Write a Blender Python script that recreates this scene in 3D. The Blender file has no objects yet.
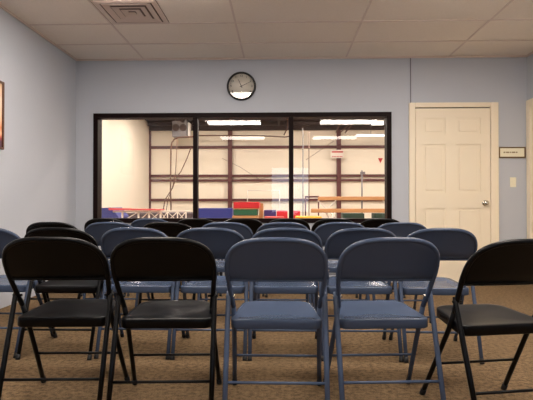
import bpy, bmesh, math, random
from mathutils import Vector, Matrix
random.seed(7)
col = bpy.context.scene.collection
PI = math.pi
YAW = math.radians(1.66); F = 500.0; H = 0.92

def px(x, D):                       # lateral position of a measured column at distance D
    return D * math.tan(math.atan((x - 266.5) / F) - YAW)
def pz(y, D):                       # height of a measured row at distance D
    return H + (205.0 - y) / F * D

# ------------------------------------------------------------------ materials
def srgb(r, g, b):
    f = lambda c: (c/255/12.92) if c/255 <= 0.04045 else ((c/255+0.055)/1.055)**2.4
    return (f(r), f(g), f(b), 1)

def mat(name, c, rough=0.5, metal=0.0, bump=0.0, bscale=50, var=0.0, vscale=8, spec=0.5, coat=0.0):
    m = bpy.data.materials.new(name); m.use_nodes = True
    nt = m.node_tree; p = nt.nodes['Principled BSDF']
    p.inputs['Base Color'].default_value = c
    p.inputs['Roughness'].default_value = rough
    p.inputs['Metallic'].default_value = metal
    p.inputs['Specular IOR Level'].default_value = spec
    if coat: p.inputs['Coat Weight'].default_value = coat; p.inputs['Coat Roughness'].default_value = 0.15
    tc = nt.nodes.new('ShaderNodeTexCoord')
    if var:
        n = nt.nodes.new('ShaderNodeTexNoise'); n.inputs['Scale'].default_value = vscale; n.inputs['Detail'].default_value = 5
        nt.links.new(tc.outputs['Object'], n.inputs['Vector'])
        mx = nt.nodes.new('ShaderNodeMixRGB')
        mx.inputs[1].default_value = tuple(max(0, v*(1-var)) for v in c[:3]) + (1,)
        mx.inputs[2].default_value = tuple(min(1, v*(1+var)) for v in c[:3]) + (1,)
        nt.links.new(n.outputs['Fac'], mx.inputs[0]); nt.links.new(mx.outputs[0], p.inputs['Base Color'])
    if bump:
        n2 = nt.nodes.new('ShaderNodeTexNoise'); n2.inputs['Scale'].default_value = bscale; n2.inputs['Detail'].default_value = 4
        nt.links.new(tc.outputs['Object'], n2.inputs['Vector'])
        b = nt.nodes.new('ShaderNodeBump'); b.inputs['Strength'].default_value = bump; b.inputs['Distance'].default_value = 0.01
        nt.links.new(n2.outputs['Fac'], b.inputs['Height']); nt.links.new(b.outputs[0], p.inputs['Normal'])
    return m

def emit(name, c, s):
    m = bpy.data.materials.new(name); m.use_nodes = True; nt = m.node_tree; nt.nodes.clear()
    e = nt.nodes.new('ShaderNodeEmission'); e.inputs[0].default_value = c; e.inputs[1].default_value = s
    o = nt.nodes.new('ShaderNodeOutputMaterial'); nt.links.new(e.outputs[0], o.inputs[0])
    return m

def glass(name, ior, tint=(1, 1, 1, 1)):
    m = bpy.data.materials.new(name); m.use_nodes = True; nt = m.node_tree; nt.nodes.clear()
    t = nt.nodes.new('ShaderNodeBsdfTransparent'); t.inputs[0].default_value = tint
    g = nt.nodes.new('ShaderNodeBsdfGlossy'); g.inputs['Roughness'].default_value = 0.0
    f = nt.nodes.new('ShaderNodeFresnel'); f.inputs[0].default_value = ior
    x = nt.nodes.new('ShaderNodeMixShader'); o = nt.nodes.new('ShaderNodeOutputMaterial')
    nt.links.new(f.outputs[0], x.inputs[0]); nt.links.new(t.outputs[0], x.inputs[1]); nt.links.new(g.outputs[0], x.inputs[2])
    nt.links.new(x.outputs[0], o.inputs[0])
    return m

def carpet_mat():
    m = mat('carpet', srgb(150, 122, 90), rough=0.95, spec=0.1)
    nt = m.node_tree; p = nt.nodes['Principled BSDF']
    tc = nt.nodes.new('ShaderNodeTexCoord')
    n = nt.nodes.new('ShaderNodeTexNoise'); n.inputs['Scale'].default_value = 150; n.inputs['Detail'].default_value = 3
    n.inputs['Roughness'].default_value = 0.7
    n2 = nt.nodes.new('ShaderNodeTexNoise'); n2.inputs['Scale'].default_value = 38; n2.inputs['Detail'].default_value = 4
    r = nt.nodes.new('ShaderNodeValToRGB')
    r.color_ramp.elements[0].position = 0.36; r.color_ramp.elements[0].color = srgb(74, 60, 44)
    r.color_ramp.elements[1].position = 0.64; r.color_ramp.elements[1].color = srgb(140, 115, 85)
    a = nt.nodes.new('ShaderNodeMath'); a.operation = 'ADD'
    h = nt.nodes.new('ShaderNodeMath'); h.operation = 'MULTIPLY'; h.inputs[1].default_value = 0.5
    for q in (n, n2): nt.links.new(tc.outputs['Object'], q.inputs['Vector'])
    nt.links.new(n.outputs['Fac'], a.inputs[0]); nt.links.new(n2.outputs['Fac'], a.inputs[1])
    nt.links.new(a.outputs[0], h.inputs[0]); nt.links.new(h.outputs[0], r.inputs[0])
    nt.links.new(r.outputs[0], p.inputs['Base Color'])
    b = nt.nodes.new('ShaderNodeBump'); b.inputs['Strength'].default_value = 0.6; b.inputs['Distance'].default_value = 0.008
    nt.links.new(n.outputs['Fac'], b.inputs['Height']); nt.links.new(b.outputs[0], p.inputs['Normal'])
    return m

def picture_mat():
    m = mat('picture_print', srgb(220, 180, 140), rough=0.35)
    nt = m.node_tree; p = nt.nodes['Principled BSDF']
    tc = nt.nodes.new('ShaderNodeTexCoord'); s = nt.nodes.new('ShaderNodeSeparateXYZ')
    mr = nt.nodes.new('ShaderNodeMapRange'); mr.inputs[1].default_value = 1.40; mr.inputs[2].default_value = 2.02
    r = nt.nodes.new('ShaderNodeValToRGB'); e = r.color_ramp.elements
    e[0].position = 0.0; e[0].color = srgb(60, 55, 85)
    e[1].position = 1.0; e[1].color = srgb(215, 175, 135)
    for pos, c in ((0.14, (90, 50, 60)), (0.18, (170, 50, 40)), (0.25, (240, 190, 150)), (0.33, (205, 130, 85)), (0.42, (235, 190, 150)), (0.7, (238, 215, 190))):
        k = e.new(pos); k.color = srgb(*c)
    nt.links.new(tc.outputs['Object'], s.inputs[0]); nt.links.new(s.outputs['Z'], mr.inputs[0])
    nt.links.new(mr.outputs[0], r.inputs[0]); nt.links.new(r.outputs[0], p.inputs['Base Color'])
    return m

M = dict(
    wall=mat('blue_grey_paint', srgb(190, 194, 202), 0.7, bump=0.15, bscale=120, var=0.015, vscale=3),
    heater=mat('heater_grey', srgb(112, 110, 112), 0.5),
    rearwall=mat('darkened_rear_wall', srgb(70, 58, 50), 0.7, var=0.1),  # unseen wall, dark tone made up to cut bounce light on chair backs
    ceil=mat('ceiling_tile', srgb(242, 230, 216), 0.9, bump=0.5, bscale=160, var=0.05, vscale=60),
    tbar=mat('tile_grid_paint', srgb(222, 204, 192), 0.5),
    carpet=carpet_mat(),
    cream=mat('cream_paint', srgb(246, 232, 206), 0.45, var=0.01),
    bronze=mat('dark_bronze', srgb(22, 9, 8), 0.5, spec=0.1),
    blue=mat('blue_painted_steel', srgb(64, 76, 98), 0.27, var=0.05, vscale=14, spec=0.3),
    black=mat('black_painted_steel', srgb(2, 2, 4), 0.33, var=0.1, vscale=14, spec=0.2),
    rubber=mat('black_rubber', srgb(14, 14, 16), 0.7),
    white=mat('white_plastic', srgb(235, 232, 225), 0.4),
    vent=mat('vent_paint', srgb(215, 195, 182), 0.5),
    dark=mat('dark_brown', srgb(60, 48, 44), 0.8), ventback=mat('vent_shadow_metal', srgb(110, 92, 84), 0.8), greymat=mat('grey_mat', srgb(84, 74, 76), 0.7),
    clockrim=mat('clock_rim', srgb(18, 16, 16), 0.3),
    face=mat('clock_paper', srgb(220, 212, 198), 0.6),
    ink=mat('ink', srgb(25, 22, 22), 0.5),
    chrome=mat('brushed_nickel', srgb(200, 195, 185), 0.25, metal=1.0),
    gold=mat('bronze_gold', srgb(120, 96, 62), 0.4, metal=0.5),
    plaque=mat('plaque_cream', srgb(240, 234, 208), 0.5),
    woodframe=mat('wood_frame', srgb(96, 60, 40), 0.4),
    picture=picture_mat(),
    gymwall=mat('gym_sheeting', srgb(242, 235, 216), 0.7, var=0.03, vscale=0.8),
    gymfloor=mat('gym_floor', srgb(150, 130, 120), 0.7),
    steel=mat('red_brown_steel', srgb(84, 36, 36), 0.5, var=0.1),
    roof=mat('gym_roof', srgb(42, 25, 23), 0.8),
    red=mat('red_vinyl', srgb(208, 38, 48), 0.45), green=mat('green_vinyl', srgb(30, 92, 62), 0.45),
    dgreen=mat('dark_green_vinyl', srgb(36, 62, 50), 0.5),
    bluev=mat('blue_vinyl', srgb(48, 58, 140), 0.45), purple=mat('purple_vinyl', srgb(70, 52, 120), 0.45),
    yellow=mat('yellow_vinyl', srgb(240, 186, 30), 0.45), pink=mat('pink_red_vinyl', srgb(224, 90, 88), 0.5),
    tan=mat('tan_suede', srgb(196, 146, 96), 0.7, var=0.06), whitem=mat('white_metal', srgb(232, 226, 214), 0.4),
    cable=mat('brown_cable', srgb(96, 66, 48), 0.6), pipe=mat('galvanised', srgb(120, 114, 112), 0.4, metal=0.4),
    signred=mat('sign_red', srgb(190, 50, 45), 0.5),
    pane=glass('window_glass', 1.75), clockglass=glass('clock_glass', 1.6),
    rearpane=glass('rear_glass', 1.3),
    lamp=emit('lamp_diffuser', (1.0, 0.90, 0.81, 1), 27.0),
    dimlamp=emit('dim_lamp_diffuser', (1.0, 0.90, 0.81, 1), 13.0),  # rear row set weaker so less light reaches the chair backs
    softlamp=emit('gym_lamp_soft', (1.0, 0.94, 0.86, 1), 2.5),
    gymlamp=emit('gym_lamp', (1.0, 0.86, 0.765, 1), 86.0),
)

# ------------------------------------------------------------------ mesh helpers
class MB:
    def __init__(s): s.bm = bmesh.new()
    def box(s, a, b, bev=0.0, seg=2):
        x0, x1 = sorted((a[0], b[0])); y0, y1 = sorted((a[1], b[1])); z0, z1 = sorted((a[2], b[2]))
        v = [s.bm.verts.new(p) for p in ((x0,y0,z0),(x1,y0,z0),(x1,y1,z0),(x0,y1,z0),(x0,y0,z1),(x1,y0,z1),(x1,y1,z1),(x0,y1,z1))]
        fs = [s.bm.faces.new([v[i] for i in q]) for q in ((3,2,1,0),(4,5,6,7),(0,1,5,4),(1,2,6,5),(2,3,7,6),(3,0,4,7))]
        if bev:
            es = set(e for f in fs for e in f.edges)
            bmesh.ops.bevel(s.bm, geom=list(es), offset=bev, segments=seg, affect='EDGES', profile=0.5)
        return s
    def tube(s, pts, r, n=10, caps=True, flat=1.0):
        pts = [Vector(p) for p in pts]; rings = []
        up = None
        for i, p in enumerate(pts):
            t = (pts[min(i+1, len(pts)-1)] - pts[max(i-1, 0)]).normalized()
            if up is None:
                up = Vector((1, 0, 0)) if abs(t.x) < 0.8 else Vector((0, 1, 0))
            a = (up - t*up.dot(t)).normalized(); b = t.cross(a); up = a
            rr = r[i] if isinstance(r, (list, tuple)) else r
            rings.append([s.bm.verts.new(p + a*math.cos(2*PI*k/n)*rr + b*math.sin(2*PI*k/n)*rr*flat) for k in range(n)])
        for i in range(len(rings)-1):
            for k in range(n):
                f = s.bm.faces.new([rings[i][k], rings[i][(k+1) % n], rings[i+1][(k+1) % n], rings[i+1][k]]); f.smooth = True
        if caps:
            s.bm.faces.new(rings[0][::-1]); s.bm.faces.new(rings[-1])
        return s
    def lathe(s, prof, n=40, mtx=Matrix()):
        rings = []
        for r, h in prof:
            if r < 1e-6: rings.append([s.bm.verts.new(mtx @ Vector((0, 0, h)))])
            else: rings.append([s.bm.verts.new(mtx @ Vector((r*math.cos(2*PI*k/n), r*math.sin(2*PI*k/n), h))) for k in range(n)])
        for a, b in zip(rings, rings[1:]):
            for k in range(n):
                k2 = (k+1) % n
                q = [a[k % len(a)], a[k2 % len(a)], b[k2 % len(b)], b[k % len(b)]]
                u = []
                for w in q:
                    if w not in u: u.append(w)
                if len(u) > 2: f = s.bm.faces.new(u); f.smooth = True
        return s
    def prism(s, poly, y0, y1):                  # polygon in x-z, extruded along y
        a = [s.bm.verts.new((x, y0, z)) for x, z in poly]; b = [s.bm.verts.new((x, y1, z)) for x, z in poly]
        s.bm.faces.new(a); s.bm.faces.new(b[::-1])
        for i in range(len(poly)):
            j = (i+1) % len(poly); s.bm.faces.new([a[i], b[i], b[j], a[j]])
        return s
    def text(s, txt, size, mtx):
        cu = bpy.data.curves.new('t', 'FONT'); cu.body = txt; cu.size = size; cu.align_x = 'CENTER'; cu.align_y = 'CENTER'; cu.extrude = 0.0006
        o = bpy.data.objects.new('t', cu); col.objects.link(o)
        dg = bpy.context.evaluated_depsgraph_get(); me = bpy.data.meshes.new_from_object(o.evaluated_get(dg))
        me.transform(mtx); s.bm.from_mesh(me)
        bpy.data.objects.remove(o); bpy.data.curves.remove(cu); bpy.data.meshes.remove(me)
        return s
    def build(s, name, m, parent=None, smooth=False):
        bmesh.ops.recalc_face_normals(s.bm, faces=s.bm.faces[:])
        me = bpy.data.meshes.new(name); s.bm.to_mesh(me); s.bm.free()
        if smooth:
            for p in me.polygons: p.use_smooth = True
        me.materials.append(m)
        o = bpy.data.objects.new(name, me); col.objects.link(o)
        if parent: o.parent = parent
        return o

def tag(o, label=None, cat=None, group=None, kind=None):
    if label: o['label'] = label
    if cat: o['category'] = cat
    if group: o['group'] = group
    if kind: o['kind'] = kind
    return o
def empty(name, loc=(0, 0, 0), rz=0):
    o = bpy.data.objects.new(name, None); col.objects.link(o); o.location = loc; o.rotation_euler = (0, 0, rz)
    o.empty_display_size = 0.1
    return o
def struct(o, label=None, cat=None): return tag(o, label, cat, kind='structure')

# ------------------------------------------------------------------ room shell
XL, XR, YW, YR, ZC = -2.49, 2.915, 6.0, -2.5, H + 1.77
WT = 0.12
wx0, wx1 = px(93.5, YW), px(391.5, YW); wz0, wz1 = pz(223, YW), pz(112.5, YW) 
struct(MB().box((XL, YR, -0.05), (XR, YW, 0)).build('floor', M['carpet']), 'brown flecked carpet floor under the rows of chairs', 'floor')
struct(MB().box((XL, YR, ZC), (XR, YW, ZC+0.05)).build('ceiling', M['ceil']), 'suspended ceiling of pale tiles above the room', 'ceiling')
struct(MB().box((XL-0.12, YR, 0), (XL, YW+WT, ZC+.05)).build('wall_left', M['wall']), 'blue-grey side wall with the framed picture', 'wall')
struct(MB().box((XR, YR, 0), (XR+0.12, YW+WT, ZC+.05)).build('wall_right', M['wall']), 'blue-grey side wall at the far right with a doorway', 'wall')
b = MB()
b.box((XL, YW, 0), (wx0, YW+WT, ZC+.05)); b.box((wx1, YW, 0), (XR, YW+WT, ZC+.05))
b.box((wx0, YW, 0), (wx1, YW+WT, wz0)); b.box((wx0, YW, wz1), (wx1, YW+WT, ZC+.05))
struct(b.build('wall_back', M['wall']), 'blue-grey end wall with the wide viewing window', 'wall')
# rear wall behind the camera with a glazed door opening onto daylight
dx0, dx1, dz1 = -0.33, 0.86, 2.08
b = MB(); b.box((XL, YR-WT, 0), (dx0, YR, ZC+.05)); b.box((dx1, YR-WT, 0), (XR, YR, ZC+.05)); b.box((dx0, YR-WT, dz1), (dx1, YR, ZC+.05))
struct(b.build('wall_rear', M['rearwall']), 'unseen wall behind the seats, darkened to cut bounce light, with a glass door', 'wall')
d = struct(empty('door_3', (0, 0, 0)), 'glass door in the rear wall', 'door')
b = MB(); fy0, fy1 = YR-0.08, YR-0.03
b.box((dx0, fy0, 0), (dx0+.06, fy1, dz1)); b.box((dx1-.06, fy0, 0), (dx1, fy1, dz1)); b.box((dx0+.06, fy0, dz1-.07), (dx1-.06, fy1, dz1)); b.box((dx0+.06, fy0, 0), (dx1-.06, fy1, .2))
b.build('door_frame', M['bronze'], d)
MB().box((dx0+.06, YR-.058, .2), (dx1-.06, YR-.052, dz1-.07)).build('pane', M['rearpane'], d)

# ceiling T-bar grid, 4 ft x 2 ft
GX = [px(143.6, 6) + 1.2192*k for k in range(-1, 4)]
GX = [g for g in [-1.66 + 1.2192*k for k in range(0, 4)]]
GY = [4.82 + 0.6096*k for k in range(-11, 2)]
b = MB()
for g in GX: b.box((g-.009, YR, ZC-.006), (g+.009, YW, ZC+.002))
for g in GY: b.box((XL, g-.009, ZC-.0055), (XR, g+.009, ZC+.002))
struct(b.build('trim_1', M['tbar']), 'thin metal grid holding the ceiling tiles', 'ceiling grid')
b = MB(); b.box((XL, YW-.02, ZC-.018), (XR, YW, ZC)); b.box((XL, YR, ZC-.018), (XL+.02, YW-.02, ZC)); b.box((XR-.02, YR, ZC-.018), (XR, YW-.02, ZC))
struct(b.build('trim_2', M['tbar']), 'angle trim where the ceiling meets the walls', 'ceiling trim')
# wall joint strip above the door
jx = px(410.8, YW)
b = MB(); b.box((jx-.006, YW-.007, pz(104, YW)), (jx+.006, YW, ZC-.018))
struct(b.build('trim_3', mat('joint_strip', srgb(120, 120, 128), 0.6)), 'dark vertical wall joint running from ceiling to the door casing', 'trim')

# ------------------------------------------------------------------ viewing window
w = struct(empty('window_1', (0, 0, 0)), 'wide dark framed viewing window onto the gym', 'window')
fw = 0.055; ya, yb = YW-0.015, YW+WT+0.01
b = MB()
b.box((wx0, ya, wz0), (wx0+fw, yb, wz1)); b.box((wx1-fw, ya, wz0), (wx1, yb, wz1))
b.box((wx0+fw, ya, wz1-fw), (wx1-fw, yb, wz1)); b.box((wx0+fw, ya, wz0), (wx1-fw, yb, wz0+fw))
b.build('window_frame', M['bronze'], w)
mx = [px(195.2, YW), px(291.2, YW)]
for m_ in mx: MB().box((m_-.027, ya+.01, wz0+fw), (m_+.027, yb-.04, wz1-fw)).build('mullion', M['bronze'], w)
edges = [wx0+fw, mx[0]-.027, mx[0]+.027, mx[1]-.027, mx[1]+.027, wx1-fw]
for k in range(3):
    bb = MB(); v = [bb.bm.verts.new(p) for p in ((edges[2*k], YW+.04, wz0+fw), (edges[2*k+1], YW+.04, wz0+fw), (edges[2*k+1], YW+.04, wz1-fw), (edges[2*k], YW+.04, wz1-fw))]
    bb.bm.faces.new(v); bb.build('pane', M['pane'], w)

# ------------------------------------------------------------------ doors
def six_panel_door(name, label):
    d = struct(empty(name), label, 'door')
    x0, x1 = px(415.3, YW), px(489.5, YW); z1 = pz(109.5, YW)
    ys = YW-0.024
    # slab with recessed panels: rails and stiles in front of a thin core
    W_ = x1-x0; HH = z1
    st = 0.085*W_/0.88*1.1; mid = 0.12*W_/0.88*1.0
    cols = [(px(422.5, YW), px(445, YW)), (px(456, YW), px(480, YW))]
    rows = [(pz(135, YW), pz(119, YW)), (pz(193, YW), pz(145, YW)), (0.24, pz(208, YW))]
    b = MB(); b.box((x0, ys+.010, 0.01), (x1, YW-.001, z1))
    xs = [x0, cols[0][0], cols[0][1], cols[1][0], cols[1][1], x1]
    for i in (0, 2, 4): b.box((xs[i], ys, 0.01), (xs[i+1], ys+.010, z1))
    zs = [0.01, rows[2][0], rows[2][1], rows[1][0], rows[1][1], rows[0][0], rows[0][1], z1]
    for i in (0, 2, 4, 6):
        for c0, c1 in cols: b.box((c0, ys, zs[i]), (c1, ys+.010, zs[i+1]))
    for c0, c1 in cols:
        for r0, r1 in rows: b.box((c0+.03, ys+.003, r0+.03), (c1-.03, ys+.0105, r1-.03), 0.005, 1)
    b.build('door_slab', M['cream'], d)
    c = MB(); cw = 0.075
    def cas(a, bb): c.box((a[0], YW-.036, a[1]), (bb[0], YW, bb[1]), .004, 1)
    xo0, xo1, zo = px(408.8, YW), px(497.8, YW), pz(103.8, YW)
    cas((xo0, 0), (x0-.006, zo)); cas((x1+.006, 0), (xo1, zo)); cas((x0-.006, z1+.012), (x1+.006, zo))
    
    c.build('door_casing', M['cream'], d)
    b = MB(); b.box((x0-.006, YW-.006, z1), (x1+.006, YW, z1+.012)); b.build('gap_shade', M['dark'], d)  # dark strip puts the shade above the slab into colour
    kx, kz = px(484, YW), pz(203, YW)
    R = Matrix.Translation((kx, ys, kz)) @ Matrix.Rotation(PI/2, 4, 'X')
    MB().lathe([(0.0, 0), (.031, 0), (.033, .004), (.03, .008), (.012, .012), (.011, .03), (.018, .036), (.027, .045), (.028, .055), (.022, .064), (0, .067)], 24, R).build('door_knob', M['chrome'], d)
six_panel_door('door_1', 'cream six-panel door with a round silver knob')
d = struct(empty('door_2'), 'cream cased doorway on the right-hand wall', 'door')
b = MB(); b.box((XR-.02, YW-.012, 0), (XR, YW-.10, pz(100.5, 5.9)), .004, 1); b.box((XR-.02, YW-.10, pz(100.5, 5.9)-.09), (XR, YW-1.02, pz(100.5, 5.9)), .004, 1); b.box((XR-.02, YW-1.02, 0), (XR, YW-1.11, pz(100.5, 5.9)), .004, 1)
b.build('door_casing', M['cream'], d)
MB().box((XR-.008, YW-.10, 0.01), (XR, YW-1.02, pz(100.5, 5.9)-.09)).build('door_slab', M['cream'], d)

# ------------------------------------------------------------------ things on the walls and ceiling
# clock
cx, cz = px(241.4, YW), pz(86, YW); R = 0.176
ck = tag(empty('wall_clock', (cx, YW, cz)), 'round black-rimmed wall clock above the viewing window', 'clock')
RX = Matrix.Rotation(PI/2, 4, 'X')      # local z -> -y (towards the room)
MB().lathe([(0, 0), (R-.012, 0), (R-.002, .006), (R, .018), (R-.004, .03), (R-.014, .036), (R-.022, .034), (R-.024, .012), (0, .012)], 64, RX).build('rim', M['clockrim'], ck)
MB().lathe([(0, .0125), (R-.0245, .0125), (R-.0245, .014), (0, .014)], 64, RX).build('dial', M['face'], ck)
for k in range(1, 13):
    a = PI/2 - k*PI/6
    MB().text(str(k), 0.036, RX @ Matrix.Translation((math.cos(a)*(R-.05), math.sin(a)*(R-.05), .0148))).build('numeral', M['ink'], ck)
def hand(ang, L, w_, h0, name):
    a = PI/2 - ang; t = Vector((math.cos(a), math.sin(a), 0)); n = Vector((-t.y, t.x, 0))
    b = MB(); pts = [t*-.02 - n*w_, t*L - n*w_*.4, t*L + n*w_*.4, t*-.02 + n*w_]
    lo = [b.bm.verts.new(RX @ (p + Vector((0, 0, h0)))) for p in pts]; hi = [b.bm.verts.new(RX @ (p + Vector((0, 0, h0+.0015)))) for p in pts]
    b.bm.faces.new(lo[::-1]); b.bm.faces.new(hi)
    for i in range(4): j = (i+1) % 4; b.bm.faces.new([lo[i], lo[j], hi[j], hi[i]])
    b.build(name, M['ink'], ck)
hand(math.radians(-24), .09, .005, .0165, 'hour_hand'); hand(math.radians(65), .135, .004, .0185, 'minute_hand')
g = MB(); v = [g.bm.verts.new(RX @ Vector((math.cos(2*PI*k/64)*(R-.02), math.sin(2*PI*k/64)*(R-.02), .031))) for k in range(64)]; g.bm.faces.new(v); g.build('clock_glass', M['clockglass'], ck)

# framed picture on left wall
zt, zb = pz(80.5, 4.4), pz(149, 4.4)
pc = tag(empty('framed_picture', (XL, 0, 0)), 'framed warm-toned picture on the left wall', 'picture')
b = MB(); y0, y1 = 3.78, 4.385
for a_, c_ in (((0, y0, zb), (.025, y0+.02, zt)), ((0, y1-.02, zb), (.025, y1, zt)), ((0, y0+.02, zt-.02), (.025, y1-.02, zt)), ((0, y0+.02, zb), (.025, y1-.02, zb+.02))): b.box(a_, c_, .003, 1)
b.build('picture_frame', M['woodframe'], pc)
MB().box((0, y0+.02, zb+.02), (.012, y1-.02, zt-.02)).build('print', M['picture'], pc)

# plaque and switch
x0, x1, z0, z1 = px(498.6, YW), px(525.3, YW), pz(158.6, YW), pz(147.8, YW)
pl = tag(empty('wall_plaque', (0, YW, 0)), 'small gold-framed name plaque on the wall right of the cream door', 'sign')
b = MB()
for a_, c_ in (((x0, -.02, z0), (x0+.014, 0, z1)), ((x1-.014, -.02, z0), (x1, 0, z1)), ((x0+.014, -.02, z1-.014), (x1-.014, 0, z1)), ((x0+.014, -.02, z0), (x1-.014, 0, z0+.014))): b.box(a_, c_, .003, 1)
b.build('plaque_frame', M['gold'], pl)
MB().box((x0+.014, -.012, z0+.014), (x1-.014, 0, z1-.014)).build('plaque_face', M['plaque'], pl)
b = MB(); zc = (z0+z1)/2; xx = x0+.055
for wd in (.03, .045, .02, .05, .025):
    b.box((xx, -.0135, zc-.007), (xx+wd-.008, -.012, zc+.009)); xx += wd
b.build('plaque_lettering', mat('plaque_ink', srgb(150, 130, 96), 0.6), pl)
sx, sz = px(513, YW), pz(182.5, YW)
sw = tag(empty('light_switch', (sx, YW, sz)), 'cream rocker light switch on the wall below the plaque', 'light switch')
MB().box((-.036, -.006, -.058), (.036, 0, .058), .003, 2).build('switch_plate', M['plaque'], sw)
MB().box((-.012, -.012, -.028), (.012, -.006, .028), .003, 2).build('switch_rocker', M['plaque'], sw)

# air diffuser
vx0, vx1, vy0, vy1 = -1.63, -1.08, 4.245, 4.795
av = tag(empty('ceiling_vent', ((vx0+vx1)/2, (vy0+vy1)/2, ZC)), 'square stepped metal air vent in the ceiling', 'air vent')
hw = (vx1-vx0)/2
def ringbox(h1, h2, za, zb):           # sloping square louvre from half size h1 (z=za) to h2 (z=zb)
    bb = MB(); c = [(-1, -1), (1, -1), (1, 1), (-1, 1)]
    A = [bb.bm.verts.new((h1*p, h1*q, za)) for p, q in c]; B = [bb.bm.verts.new((h2*p, h2*q, zb)) for p, q in c]
    A2 = [bb.bm.verts.new((h1*p, h1*q, za+.004)) for p, q in c]; B2 = [bb.bm.verts.new((h2*p, h2*q, zb+.004)) for p, q in c]
    for i in range(4):
        j = (i+1) % 4
        for q in ((A[i], A[j], B[j], B[i]), (A2[j], A2[i], B2[i], B2[j]), (A[j], A[i], A2[i], A2[j]), (B[i], B[j], B2[j], B2[i])): bb.bm.faces.new(q)
    return bb
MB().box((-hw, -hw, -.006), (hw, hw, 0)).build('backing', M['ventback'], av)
for h1, h2, za in ((hw, hw*.84, -.012), (hw*.79, hw*.59, -.020), (hw*.54, hw*.36, -.020), (hw*.31, hw*.12, -.020)):
    ringbox(h1, h2, za, za+.010 if h1 < hw else za-.006).build('louvre', M['vent'], av)
MB().box((-.03, -.03, -.022), (.03, .03, -.016)).build('centre_plate', M['vent'], av)

# recessed lights (the two rows over the seats also show in the window glass)
ll = {(0, 0): 'front left', (0, 1): 'front right', (1, 0): 'middle left', (1, 1): 'middle right', (2, 0): 'rear left', (2, 1): 'rear right'}
for i, ty in enumerate((3.905, 1.467, -0.971)):
    for j, tx in enumerate((-1.00, 1.405)):
        t = tag(empty('ceiling_light', (tx, ty, ZC)), 'recessed fluorescent ceiling light, %s of the six over the seats' % ll[(i, j)], 'ceiling light', 'recessed lights over the seats')
        b = MB(); a_, c_ = .60, .296
        b.box((-a_, -c_, -.012), (-a_+.03, c_, .0)); b.box((a_-.03, -c_, -.012), (a_, c_, .0)); b.box((-a_+.03, -c_, -.012), (a_-.03, -c_+.03, 0)); b.box((-a_+.03, c_-.03, -.012), (a_-.03, c_, 0))
        b.build('light_frame', M['white'], t)
        MB().box((-a_+.03, -c_+.03, -.024), (a_-.03, c_-.03, -.001), .008, 2).build('diffuser', M['lamp'] if i < 2 else M['dimlamp'], t)

# ------------------------------------------------------------------ folding chairs
S = 0.61
def yt(z): return 0.265 - S*z                         # slope of the main tube
def bulge(x, z):
    k = min(1, max(0, (z-.55)/.08)); k = k*k*(3-2*k)
    return -0.024*k*(1-min(1, abs(x)/A0)**2)
A0, ZB, ZT, NE = .2145, .622, .7750, 3.0
def arch(n=28):
    out = []
    for i in range(n+1):
        a = PI*i/n
        c, s_ = math.cos(a), math.sin(a)
        out.append((math.copysign(abs(c)**(2/NE), -c)*A0, ZB + (ZT-ZB)*abs(s_)**(2/NE)))
    return out
def P3(x, z, dy=0): return Vector((x, yt(z)+bulge(x, z)+dy, z))

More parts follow.
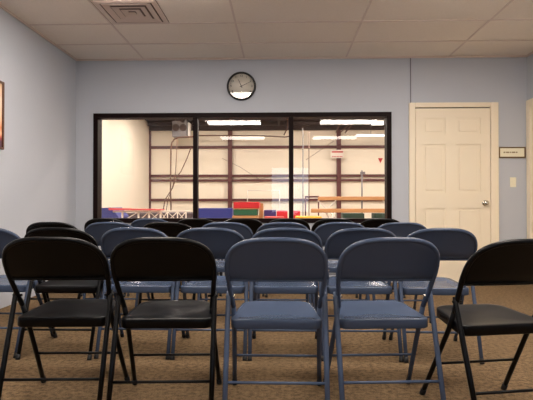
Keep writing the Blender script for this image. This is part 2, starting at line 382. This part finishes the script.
def chair_parts(root, mf, ms):
    r = .0115
    low = [(A0-.0185, .455), (A0-(ZB-.51)*.10, .51), (A0-(ZB-.57)*.09, .57), (A0-.0012, .605)]
    pts = [P3(-x, z) for x, z in low] + [P3(x, z) for x, z in arch()] + [P3(x, z) for x, z in low[::-1]]
    MB().tube(pts, r, 10).build('back_frame', mf, root)
    # backrest panel: bulged pressed sheet between the arch
    b = MB(); NX, NZ = 24, 12; zb0 = .590
    grid = {}
    for side, dy in ((0, -.0075), (1, .0075)):
        for i in range(NZ+1):
            z = zb0 + (ZT-.004-zb0)*(1-(1-i/NZ)**1.6)
            t = max(0, (z-ZB)/(ZT-ZB)); hw_ = A0*max(0.0, 1-t**NE)**(1/NE) - max(0, ZB-z)*.09
            for j in range(NX+1):
                x = hw_*(-1+2*j/NX)
                e = 1.0
                if i == 0: e = 0.5
                grid[side, i, j] = b.bm.verts.new(P3(x, z, dy*e))
    for side in (0, 1):
        for i in range(NZ):
            for j in range(NX):
                q = [grid[side, i, j], grid[side, i, j+1], grid[side, i+1, j+1], grid[side, i+1, j]]
                b.bm.faces.new(q if side == 0 else q[::-1]).smooth = True
    for j in range(NX):
        b.bm.faces.new([grid[0, 0, j], grid[1, 0, j], grid[1, 0, j+1], grid[0, 0, j+1]])
        b.bm.faces.new([grid[0, NZ, j], grid[0, NZ, j+1], grid[1, NZ, j+1], grid[1, NZ, j]])
    for i in range(NZ):
        b.bm.faces.new([grid[0, i, 0], grid[0, i+1, 0], grid[1, i+1, 0], grid[1, i, 0]])
        b.bm.faces.new([grid[0, i, NX], grid[1, i, NX], grid[1, i+1, NX], grid[0, i+1, NX]])
    # rolled lower edge
    b.tube([P3((A0-.0035)*(-.98+1.96*k/16), zb0, 0) for k in range(17)], .0075, 8)
    b.build('backrest', mf, root)
    # seat
    b = MB(); yc = (-.345-.02)/2+.265
    def outline():
        o = []
        def corner(cx_, cy_, rr, a0):
            for k in range(9):
                a = a0 + k*PI/16; o.append((cx_+rr*math.cos(a), cy_+rr*math.sin(a)))
        yr, yf = -.345+.265, -.02+.265
        corner(.176-.07, yf-.07, .07, 0); corner(-.176+.07, yf-.07, .07, PI/2)
        def seg(p, q, n): 
            for k in range(1, n): o.append((p[0]+(q[0]-p[0])*k/n, p[1]+(q[1]-p[1])*k/n))
        seg((-.176, yf-.07), (-.2045, yr+.035), 5)
        corner(-.2045+.035, yr+.035, .035, PI)
        seg((-.2045+.035, yr), (.2045-.035, yr), 6)
        corner(.2045-.035, yr+.035, .035, 3*PI/2)
        seg((.2045, yr+.035), (.176, yf-.07), 5)
        return o
    O = outline(); n = len(O)
    zbase = lambda y: .410 + (y-(-.345+.265))/(.325)*.024
    rings = []
    prof = [(.12, -.010), (.3, -.0095), (.5, -.008), (.68, -.0055), (.82, -.002), (.92, .0005), (.97, .0002), (.988, -.0012), (.997, -.0045), (1.0, -.010), (1.0, -.04), (.985, -.043), (.97, -.04), (.965, -.02), (.5, -.018)]
    for s_, dz in prof:
        rings.append([b.bm.verts.new((x*s_, yc+(y-yc)*s_, zbase(yc+(y-yc)*s_)+dz)) for x, y in O])
    b.bm.faces.new(rings[0]); b.bm.faces.new(rings[-1][::-1])
    for i in range(len(rings)-1):
        for k in range(n):
            b.bm.faces.new([rings[i][k], rings[i+1][k], rings[i+1][(k+1) % n], rings[i][(k+1) % n]]).smooth = True
    b.build('seat', ms, root)
    for s_ in (-1, 1):
        # front leg: lower run of the main tube
        lf = MB().tube([P3(s_*(A0-.0185), .4551), P3(s_*.1985, .37), P3(s_*.210, .12), P3(s_*.2155, .02)], r, 10).build('leg', mf, root)
        MB().tube([P3(s_*.2150, .032), P3(s_*.2158, .010), P3(s_*.2160, .001)], [.0130, .0138, .0130], 10).build('foot_cap', M['rubber'], lf)
        # rear leg pinned to the tube above the seat, ending at the back
        zp = .512; yp = yt(zp)
        top = Vector((s_*.2165, yp, zp)); ft = Vector((s_*.2150, -.238, 0.0))
        lr = MB().tube([top+(top-ft)*.03, top*.98+ft*.02, top*.5+ft*.5, top*.04+ft*.96], [.0095, .0115, .012, .011], 10, flat=.95).build('leg', mf, root)
        MB().tube([top*.06+ft*.94, top*.02+ft*.98, ft+Vector((0, 0, .001))], [.013, .0135, .013], 10).build('foot_cap', M['rubber'], lr)
        MB().tube([Vector((s_*.187, yp, zp-.004)), Vector((s_*.2285, yp, zp-.004))], .006, 8).build('pivot', M['chrome'] if mf is M['blue'] else mf, root)
        # short link plate from seat side to tube
        MB().box((s_*.1865, .02, .402), (s_*.1895, .14, .416), .001, 1).build('hinge_plate', mf, root)
    z = .182; y = yt(z)
    MB().tube([(-.207, y, z), (.207, y, z)], .0062, 8).build('stretcher', mf, root)
    z = .165; k = z/.512; y = -.238+(yt(.512)+.238)*k
    MB().tube([(-.214, y, z), (.214, y, z)], .0068, 8).build('stretcher', mf, root)

def copy_thing(src):
    r = src.copy(); col.objects.link(r)
    for ch in src.children:
        c = ch.copy(); col.objects.link(c); c.parent = r
        for g_ in ch.children:
            e = g_.copy(); col.objects.link(e); e.parent = c
    return r
protos = {}; used = {'blue': False, 'black': False}
for k, mf, ms in (('blue', M['blue'], M['blue']), ('black', M['black'], M['black'])):
    A0 = .2200 if k == 'black' else .2145
    protos[k] = empty('folding_chair'); chair_parts(protos[k], mf, ms)
def put(kind, x, yo, rot, label, row):
    c = protos[kind] if not used[kind] else copy_thing(protos[kind]); used[kind] = True
    c.location = (x, yo, 0); c.rotation_euler = (0, 0, math.radians(rot))
    tag(c, label, 'chair', 'folding chairs in the %s row' % row)
    return c
ROWS = [
 ('nearest', [
  ('black', -1.002, 2.320, 3, 'black metal folding chair at the left end of the nearest row'),
  ('black', -0.520, 2.305, 3, 'black metal folding chair of the nearest row, between another black one and a blue one'),
  ('blue', -0.021, 2.305, 0, 'blue metal folding chair of the nearest row, right beside a black chair'),
  ('blue', 0.458, 2.330, 4, 'blue metal folding chair of the nearest row, beside the turned black chair on the right'),
  ('black', 0.946, 2.242, 10.5, 'turned black metal folding chair cut off by the right edge of the photo')]),
 ('second', [
  ('blue', -1.810, 3.205, 0, 'blue folding chair by the left wall, cut off by the left edge of the photo'),
  ('black', -1.350, 3.175, 0, 'black folding chair in the second row, the only black one of that row'),
  ('blue', -0.890, 3.205, 0, 'blue folding chair in the second row, just right of its black chair'),
  ('blue', -0.430, 3.195, 0, 'blue folding chair at the centre-left of the second row, lined up with the clock'),
  ('blue', 0.030, 3.195, 0, 'blue folding chair in the second row, below the second window mullion'),
  ('blue', 0.490, 3.195, 0, 'blue folding chair in the second row, second from its right end'),
  ('blue', 0.954, 3.175, -2, 'blue folding chair at the right end of the second row, before the cream door')]),
 ('third', [
  ('black', -1.839, 4.150, 0, 'black folding chair at the left end of the third row'),
  ('blue', -1.372, 4.170, 0, 'blue folding chair in the third row, between its two black chairs'),
  ('black', -0.908, 4.140, 0, 'black folding chair in the third row, with blue chairs on both sides'),
  ('blue', -0.444, 4.170, 0, 'blue folding chair in the third row, first one right of its second black chair'),
  ('blue', 0.016, 4.170, 0, 'blue folding chair at the middle of the third row, below the second window mullion'),
  ('blue', 0.476, 4.170, 0, 'blue folding chair in the third row, second from its right end'),
  ('blue', 0.953, 4.170, 0, 'blue folding chair at the right end of the third row, near the door casing')]),
 ('farthest', [
  ('black', -1.788, 5.220, 0, 'black folding chair at the left end of the farthest row'),
  ('blue', -1.321, 5.220, 0, 'dark blue folding chair in the farthest row, the only blue one there'),
  ('black', -0.857, 5.220, 0, 'black folding chair in the farthest row, third from its left end'),
  ('black', -0.393, 5.270, 0, 'black folding chair in the farthest row, below the red and green gym blocks'),
  ('black', 0.071, 5.220, 0, 'black folding chair in the farthest row, directly below the second window mullion'),
  ('black', 0.535, 5.220, 0, 'black folding chair in the farthest row, second from its right end'),
  ('black', 1.000, 5.220, 0, 'black folding chair at the right end of the farthest row')]),
]
for row, cs in ROWS:
    for c in cs: put(*c, row)

# ------------------------------------------------------------------ the gym behind the glass
GD = 25.0; gl = -6.62; gr = 9.0; gz = 5.05; gy0 = YW+WT
struct(MB().box((gl, gy0, -.05), (gr, GD, 0)).build('floor_gym', M['gymfloor']), 'gym floor behind the window', 'floor')
struct(MB().box((gl, GD, 0), (gr, GD+.1, gz)).build('wall_gym_far', M['gymwall']), 'pale sheeted far wall of the gym', 'wall')
struct(MB().box((gl-.1, gy0, 0), (gl, GD, gz)).build('wall_gym_left', M['gymwall']), 'smooth cream side wall of the gym', 'wall')
struct(MB().box((gr, gy0, 0), (gr+.1, GD, gz)).build('wall_gym_right', M['gymwall']), 'side wall of the gym on the right', 'wall')
struct(MB().box((gl, gy0, gz), (gr, GD, gz+.1)).build('ceiling_gym', M['roof']), 'dark red-brown gym roof', 'ceiling')
bz = MB(); bz.box((gl, gy0-.02, 0), (XL-.12, gy0, gz)); bz.box((XR+.12, gy0-.02, 0), (gr, gy0, gz)); bz.box((XL-.12, gy0-.02, ZC+.05), (XR+.12, gy0, gz))
struct(bz.build('wall_gym_near', M['gymwall']), 'gym side of the partition wall', 'wall')
n = 4
def trim(mb, label, m=M['steel']):
    global n
    struct(mb.build('trim_%d' % n, m), label, 'steel framing'); n += 1
for xx in (px(230.3, GD), px(338.5, GD)):
    trim(MB().box((xx-.10, GD-.25, 0), (xx+.10, GD, gz)), 'red-brown steel column against the gym wall')
trim(MB().box((gl, GD-.12, 0), (gl+.09, GD-.02, gz)), 'red-brown steel post in the gym corner')
for yy, hh in ((147.2, .065), (175.8, .06), (180.4, .06), (200, .065)):
    zz = pz(yy, GD); trim(MB().box((gl+.09, GD-.14, zz-hh), (gr, GD-.02, zz+hh)), 'red-brown horizontal steel girt on the gym wall')
# roof framing
for (ya_, z0_, z1_, yy) in ((0, pz(130, 24.7), pz(125, 24.7), 24.7), (0, 4.80, 4.97, 24.3)):
    trim(MB().box((gl+.1, yy-.1, z0_), (gr-.1, yy+.1, z1_)), 'dark steel roof beam across the gym', M['roof'])
for xx in (-4.6, -2.4, -.1, 2.2, 4.4, 6.6):
    trim(MB().box((xx-.06, 12, 4.80), (xx+.06, 24.9, 5.05)), 'dark roof purlin in the gym', M['roof'])
# gym lamps
for ly in (9.5, 13.5, 17.5, 21.0):
    for lx in (-4.2, 1.2, 6.4):
        t = tag(empty('gym_light', (lx, ly, 4.72)), 'bright strip light under the gym roof', 'ceiling light', 'strip lights under the gym roof')
        MB().box((-1.2, -.14, .03), (1.2, .14, .08)).build('housing', M['white'], t)
        MB().box((-1.18, -.12, 0), (1.18, .12, .03)).build('tube', M['gymlamp'], t)
        MB().tube([(-.8, 0, .08), (-.8, 0, .33)], .01, 6).tube([(.8, 0, .08), (.8, 0, .33)], .01, 6).build('hanger', M['pipe'], t)

for (xa, xb, yy, D, lab) in ((371.5, 384, 123.5, 22.0, 'short bright lamp near the roof at the right end of the gym view'), (356, 386, 135.8, 23.4, 'thin strip lamp low at the right end of the gym view')):
    hw_ = (px(xb, D)-px(xa, D))/2; t = tag(empty('gym_light', (px(xa, D)+hw_, D, pz(yy, D))), lab, 'ceiling light')
    hh = .08 if D < 23 else .03
    MB().box((-hw_, -.1, hh), (hw_, .1, hh+.04), .01, 1).build('housing', M['white'], t)
    MB().box((-hw_+.02, -.08, -hh), (hw_-.02, .08, hh), .01, 2).build('tube', M['softlamp'], t)
    MB().tube([(0, 0, hh+.04), (0, 0, gz-pz(yy, D))], .012, 6).build('hanger', M['pipe'], t)
# unit heater
D = 23.6; hx, hz = px(180.5, D), pz(129, D)
t = tag(empty('unit_heater', (hx, D, hz)), 'grey fan heater hanging near the gym roof', 'heater')
MB().box((-.36, -.25, -.38), (.36, .25, .38), .03, 2).build('casing', M['heater'], t)
for s_ in (-1, 1):
    MB().lathe([(.06, .25), (.15, .262), (.17, .275), (.15, .285), (.06, .27), (0, .27)], 20, Matrix.Translation((s_*.17, 0, .05)) @ RX).build('fan', M['dark'], t)
MB().tube([(-.25, 0, .38), (-.25, 0, gz-hz)], .02, 6).tube([(.25, 0, .38), (.25, 0, gz-hz)], .02, 6).build('hanger', M['pipe'], t)
MB().box((.37, -.2, -.33), (.47, .2, .3), .02, 1).build('louvre', M['white'], t)
# hoses / conduit / ropes
D = 22.8
def path(pts, D, r=.022): return MB().tube([(px(x, D), D, pz(y, D)) for x, y in pts], r, 8)
cp = [(194, 136.3), (185, 136.6), (178, 137), (174, 139), (171.6, 142.5), (170.8, 148), (170.6, 170), (170.5, 190), (171, 206)]
tag(path(cp + [(171, 225)], D, .035).build('conduit', M['cable']), 'brown pipe bending down from the grey heater', 'pipe')
tag(path([(191, 147), (187, 158), (181, 171), (176, 178), (172.5, 188), (165, 200), (163, 212), (163, 225.53)], 22.4, .024).build('rope', M['cable']), 'brown rope slanting down past the bent pipe', 'rope')
tag(path([(177, 138), (176.5, 152), (175.5, 172), (173, 185), (168, 200), (166, 212), (166, 225.9)], 22.0, .018).build('rope', M['cable']), 'thin brown rope hanging below the grey heater', 'rope')
tag(path([(292, 136), (285, 137), (270, 136), (222, 135.2), (196, 135.2)], 24.0, .03).build('conduit', M['cable']), 'long brown conduit running level under the gym roof', 'pipe')
tag(path([(287.5, 119), (287.5, 128), (284, 135)], 23.93, .03).build('conduit', M['cable']), 'short brown conduit dropping from the gym roof', 'pipe')
tag(path([(222, 158), (240, 167), (262, 181)], 24.99, .008).build('guy_wire', M['cable']), 'thin wire slanting across the middle of the gym wall', 'wire')
tag(path([(303, 128), (303, 241)], 20, .02).build('pole', M['heater']), 'tall thin grey pole right of the second window mullion', 'pole')
tag(path([(309, 132), (309, 240)], 21, .018).build('pole', M['cable']), 'thin brown pole standing behind the grey one in the gym', 'pole')
for (a_, c_) in (((306, 160), (334, 141)),):
    tag(path([a_, c_], 24.99, .009).build('guy_wire', M['cable']), 'thin wire slanting up beside the red and white sign', 'wire')
# truss webbing under the roof by the column
b = MB()
for (a_, c_) in (((336, 133), (340, 124)), ((340, 133), (349, 125)), ((345, 133), (352, 125))):
    b.tube([(px(x, 23.8), 23.8, pz(y, 23.8)) for x, y in (a_, c_)], .03, 6)
trim(b, 'diagonal steel braces beneath the gym roof', M['cable'])

# signs
D = 24.7; x0, x1, z0, z1 = px(331.2, D), px(343.6, D), pz(158.3, D), pz(150, D)
t = tag(empty('gym_sign', (0, D, 0)), 'small white sign with red lettering on the gym column', 'sign')
MB().box((x0, -.03, z0), (x1, .0, z1)).build('sign_board', M['whitem'], t)
b = MB(); b.box((x0+.03, -.036, z1-.14), (x1-.03, -.03, z1-.07)); xx = x0+.05
while xx < x1-.08: b.box((xx, -.036, z0+.05), (xx+.05, -.03, z0+.10)); xx += .075
b.build('sign_lettering', M['signred'], t)
D = 24.8; x0, z0 = px(381.3, D), pz(160.3, D)
tag(MB().prism([(x0-.12, z0+.11), (x0+.12, z0+.11), (x0, z0-.13)], 24.97, 25.0).build('pennant', M['signred']), 'small red triangular sign on the gym wall', 'sign')

# mats, blocks, beams
def block(name, xa, xb, yt_, D, depth, m, label, cat, z0=0.0, group=None, zt=None):
    z1 = pz(yt_, D) if zt is None else zt
    return tag(MB().box((px(xa, D), D, z0), (px(xb, D), D+depth, z1), .02, 2).build(name, m), label, cat, group)
D = 13.0
wedge = MB().prism([(px(96, D), 0.0), (px(119, D), 0.0), (px(118.5, D), pz(217, D)), (px(111, D), pz(207.5, D)), (px(96, D), pz(208.2, D))], D, D+.9)
tag(wedge.build('wedge_mat', M['bluev']), 'blue sloped mat at the left edge of the gym view', 'mat')
# lattice rail
D = 12.4; t = tag(empty('lattice_rail', (0, D, 0)), 'white lattice truss rail with a red pad beyond the left pane', 'rail')
def seg(a_, c_, r, mb): mb.tube([(px(a_[0], D), 0, pz(a_[1], D)), (px(c_[0], D), 0, pz(c_[1], D))], r, 8)
b = MB(); seg((113, 211.6), (191, 211.2), .022, b); b.build('top_rail', M['whitem'], t)
b = MB(); seg((113, 222), (186, 221.5), .022, b); b.build('bottom_rail', M['whitem'], t)
ps = [122.5, 138.5, 149, 160.5, 167.5, 177.5, 186]
for x in ps:
    b = MB(); b.tube([(px(x, D), 0, pz(211.5, D)), (px(x, D), 0, 0)], .026 if x < 165 else .016, 8); b.build('post', M['whitem'], t)
b = MB()
for x0_, x1_ in zip(ps, ps[1:]): seg((x0_, 221.5), (x1_, 211.8), .013, b)
for x0_, x1_ in zip(ps[2:], ps[3:]): seg((x0_, 211.8), (x1_, 221.5), .010, b)
b.build('lattice_web', M['whitem'], t)
MB().prism([(px(110, D), pz(210.2, D)), (px(110, D), pz(208.1, D)), (px(150, D), pz(208.8, D)), (px(162, D), pz(209.3, D)), (px(162, D), pz(210.3, D))], -.1, .3).build('pad', M['pink'], t)
block('gym_mat', 122, 192, 213.2, 15.5, 2.5, M['greymat'], 'grey-brown mat seen through the white lattice rail', 'mat')
block('folded_mat', 197.5, 232, 208.2, 16.0, 1.2, M['bluev'], 'long blue mat stack beyond the middle pane', 'mat')
D = 14.0; t = tag(empty('vaulting_block', (0, D, 0)), 'tall foam block, red above green, beyond the middle pane', 'foam block')
X0, X1 = px(233.3, D), px(257, D)
MB().box((X0, 0, pz(208.3, D)), (X1+.06, .9, pz(202, D)), .02, 2).build('upper_section', M['red'], t)
MB().box((X0-.02, .0, pz(209.2, D)), (X1+.06, .9, pz(208.4, D))).build('seam', M['tan'], t)
MB().box((X0+.0, 0, pz(215.5, D)), (X1, .9, pz(209.3, D)), .02, 2).build('middle_section', M['green'], t)
MB().box((X0-.03, 0, 0), (X1+.02, .9, pz(215.6, D)), .02, 2).build('lower_section', M['tan'], t)
D = 14.05
block('foam_block', 263.0-4.0, 263.0, 203.2, D+.95, .5, M['tan'], 'narrow tan block against the side of the red and green block', 'foam block')
block('foam_block', 264, 276, 210, 15, .6, M['purple'], 'blue-purple foam block between the tan and the red ones', 'foam block')
block('foam_block', 276.6, 287.6, 210.6, 15, .6, M['red'], 'red foam block left of the second mullion', 'foam block')
block('gym_mat', 264, 284, 216.6, 14.2, .6, M['pink'], 'flat pink-red mat in front of the purple block', 'mat')
block('foam_block', 293.8, 300.2, 210.8, 15, .6, M['red'], 'small red foam block right of the second mullion', 'foam block')
block('gym_mat', 296, 322, 216.4, 13.4, .8, M['yellow'], 'yellow mat below the two balance beams', 'mat')
block('gym_mat', 343, 364.5, 213.2, 17, .6, M['dgreen'], 'dark green mat stack under the balance beams', 'mat')
block('gym_mat', 374.5, 390, 213.2, 17, .6, M['dgreen'], 'dark green mat stack at the right edge of the window', 'mat')
# horizontal bar frame
D = 17.5; t = tag(empty('bar_frame', (0, D, 0)), 'thin white bar frame standing behind the foam blocks', 'gym bar')
for x in (247.5, 279.5): MB().tube([(px(x, D), 0, 0), (px(x, D), 0, pz(190.5, D))], .018, 8).build('upright', M['whitem'], t)
MB().tube([(px(247.5, D), 0, pz(190.5, D)), (px(279.5, D), 0, pz(190.5, D))], .016, 8).build('bar', M['whitem'], t)
# balance beams
def beam(D, xa, xb, ya_, yb_, label, legs, spread=.3):
    t = tag(empty('balance_beam', (0, D, 0)), label, 'balance beam')
    MB().box((px(xa, D), -.06, pz(yb_, D)), (px(xb, D), .06, pz(ya_, D)), .02, 2).build('beam', M['tan'], t)
    zt_ = pz(yb_, D)
    for x in legs:
        X = px(x, D)
        k = zt_*.25/(zt_*.75)
        for q, dy in ((1, -.035), (-1, .035)):
            MB().tube([(X-q*spread, dy, 0), (X+q*spread*.43, dy, zt_)], .028, 8).build('leg', M['whitem'], t)
    return t
beam(18.5, 318, 400, 196.6, 200.4, 'upper tan balance beam on white crossed legs in the gym', (327, 392), .76)
beam(15.0, 311, 402, 208.6, 212.6, 'lower tan balance beam in front of the upper one', (330.5, 396))
D = 19.4
t = tag(empty('spotting_post', (0, D, 0)), 'slim grey post with a small bracket behind the balance beams', 'post')
MB().tube([(px(362, D), 0, 0), (px(362, D), 0, pz(170.5, D))], .03, 8).build('post', M['heater'], t)
MB().box((px(360.4, D), -.05, pz(174.5, D)), (px(365, D), .05, pz(172, D))).build('bracket', M['heater'], t)
D = 20.5
t = tag(empty('low_bar', (0, D, 0)), 'dark red bar rail left of the upper balance beam', 'gym bar')
MB().tube([(px(305, D), 0, pz(196.8, D)), (px(319, D), 0, pz(196.8, D))], .035, 8).build('bar', M['steel'], t)
MB().tube([(px(305.5, D), 0, 0), (px(305.5, D), 0, pz(196.8, D))], .03, 8).tube([(px(318.5, D), 0, 0), (px(318.5, D), 0, pz(196.8, D))], .03, 8).build('upright', M['steel'], t)

# ------------------------------------------------------------------ daylight outside
wd = bpy.data.worlds.new('daylight'); bpy.context.scene.world = wd; wd.use_nodes = True
bg = wd.node_tree.nodes['Background']; bg.inputs[0].default_value = (0.62, 0.79, 1.0, 1); bg.inputs[1].default_value = 3.2

# ------------------------------------------------------------------ camera
cd = bpy.data.cameras.new('camera'); cam = bpy.data.objects.new('camera', cd); col.objects.link(cam)
cd.sensor_fit = 'HORIZONTAL'; cd.sensor_width = 36; cd.lens = 36*F/533; cd.clip_start = .02
cam.location = (0, 0, H); cam.rotation_euler = (PI/2 + math.radians(.573), 0, YAW)
sc = bpy.context.scene; sc.camera = cam
sc.view_settings.view_transform = 'Standard'; sc.view_settings.look = 'None'; sc.view_settings.gamma = 1
sc.view_settings.use_curve_mapping = False; sc.view_settings.exposure = 0.0
sc.cycles.use_denoising = True
sc.cycles.max_bounces = 8; sc.cycles.diffuse_bounces = 5; sc.cycles.transparent_max_bounces = 12
sc.cycles.caustics_reflective = True; sc.cycles.sample_clamp_indirect = 6
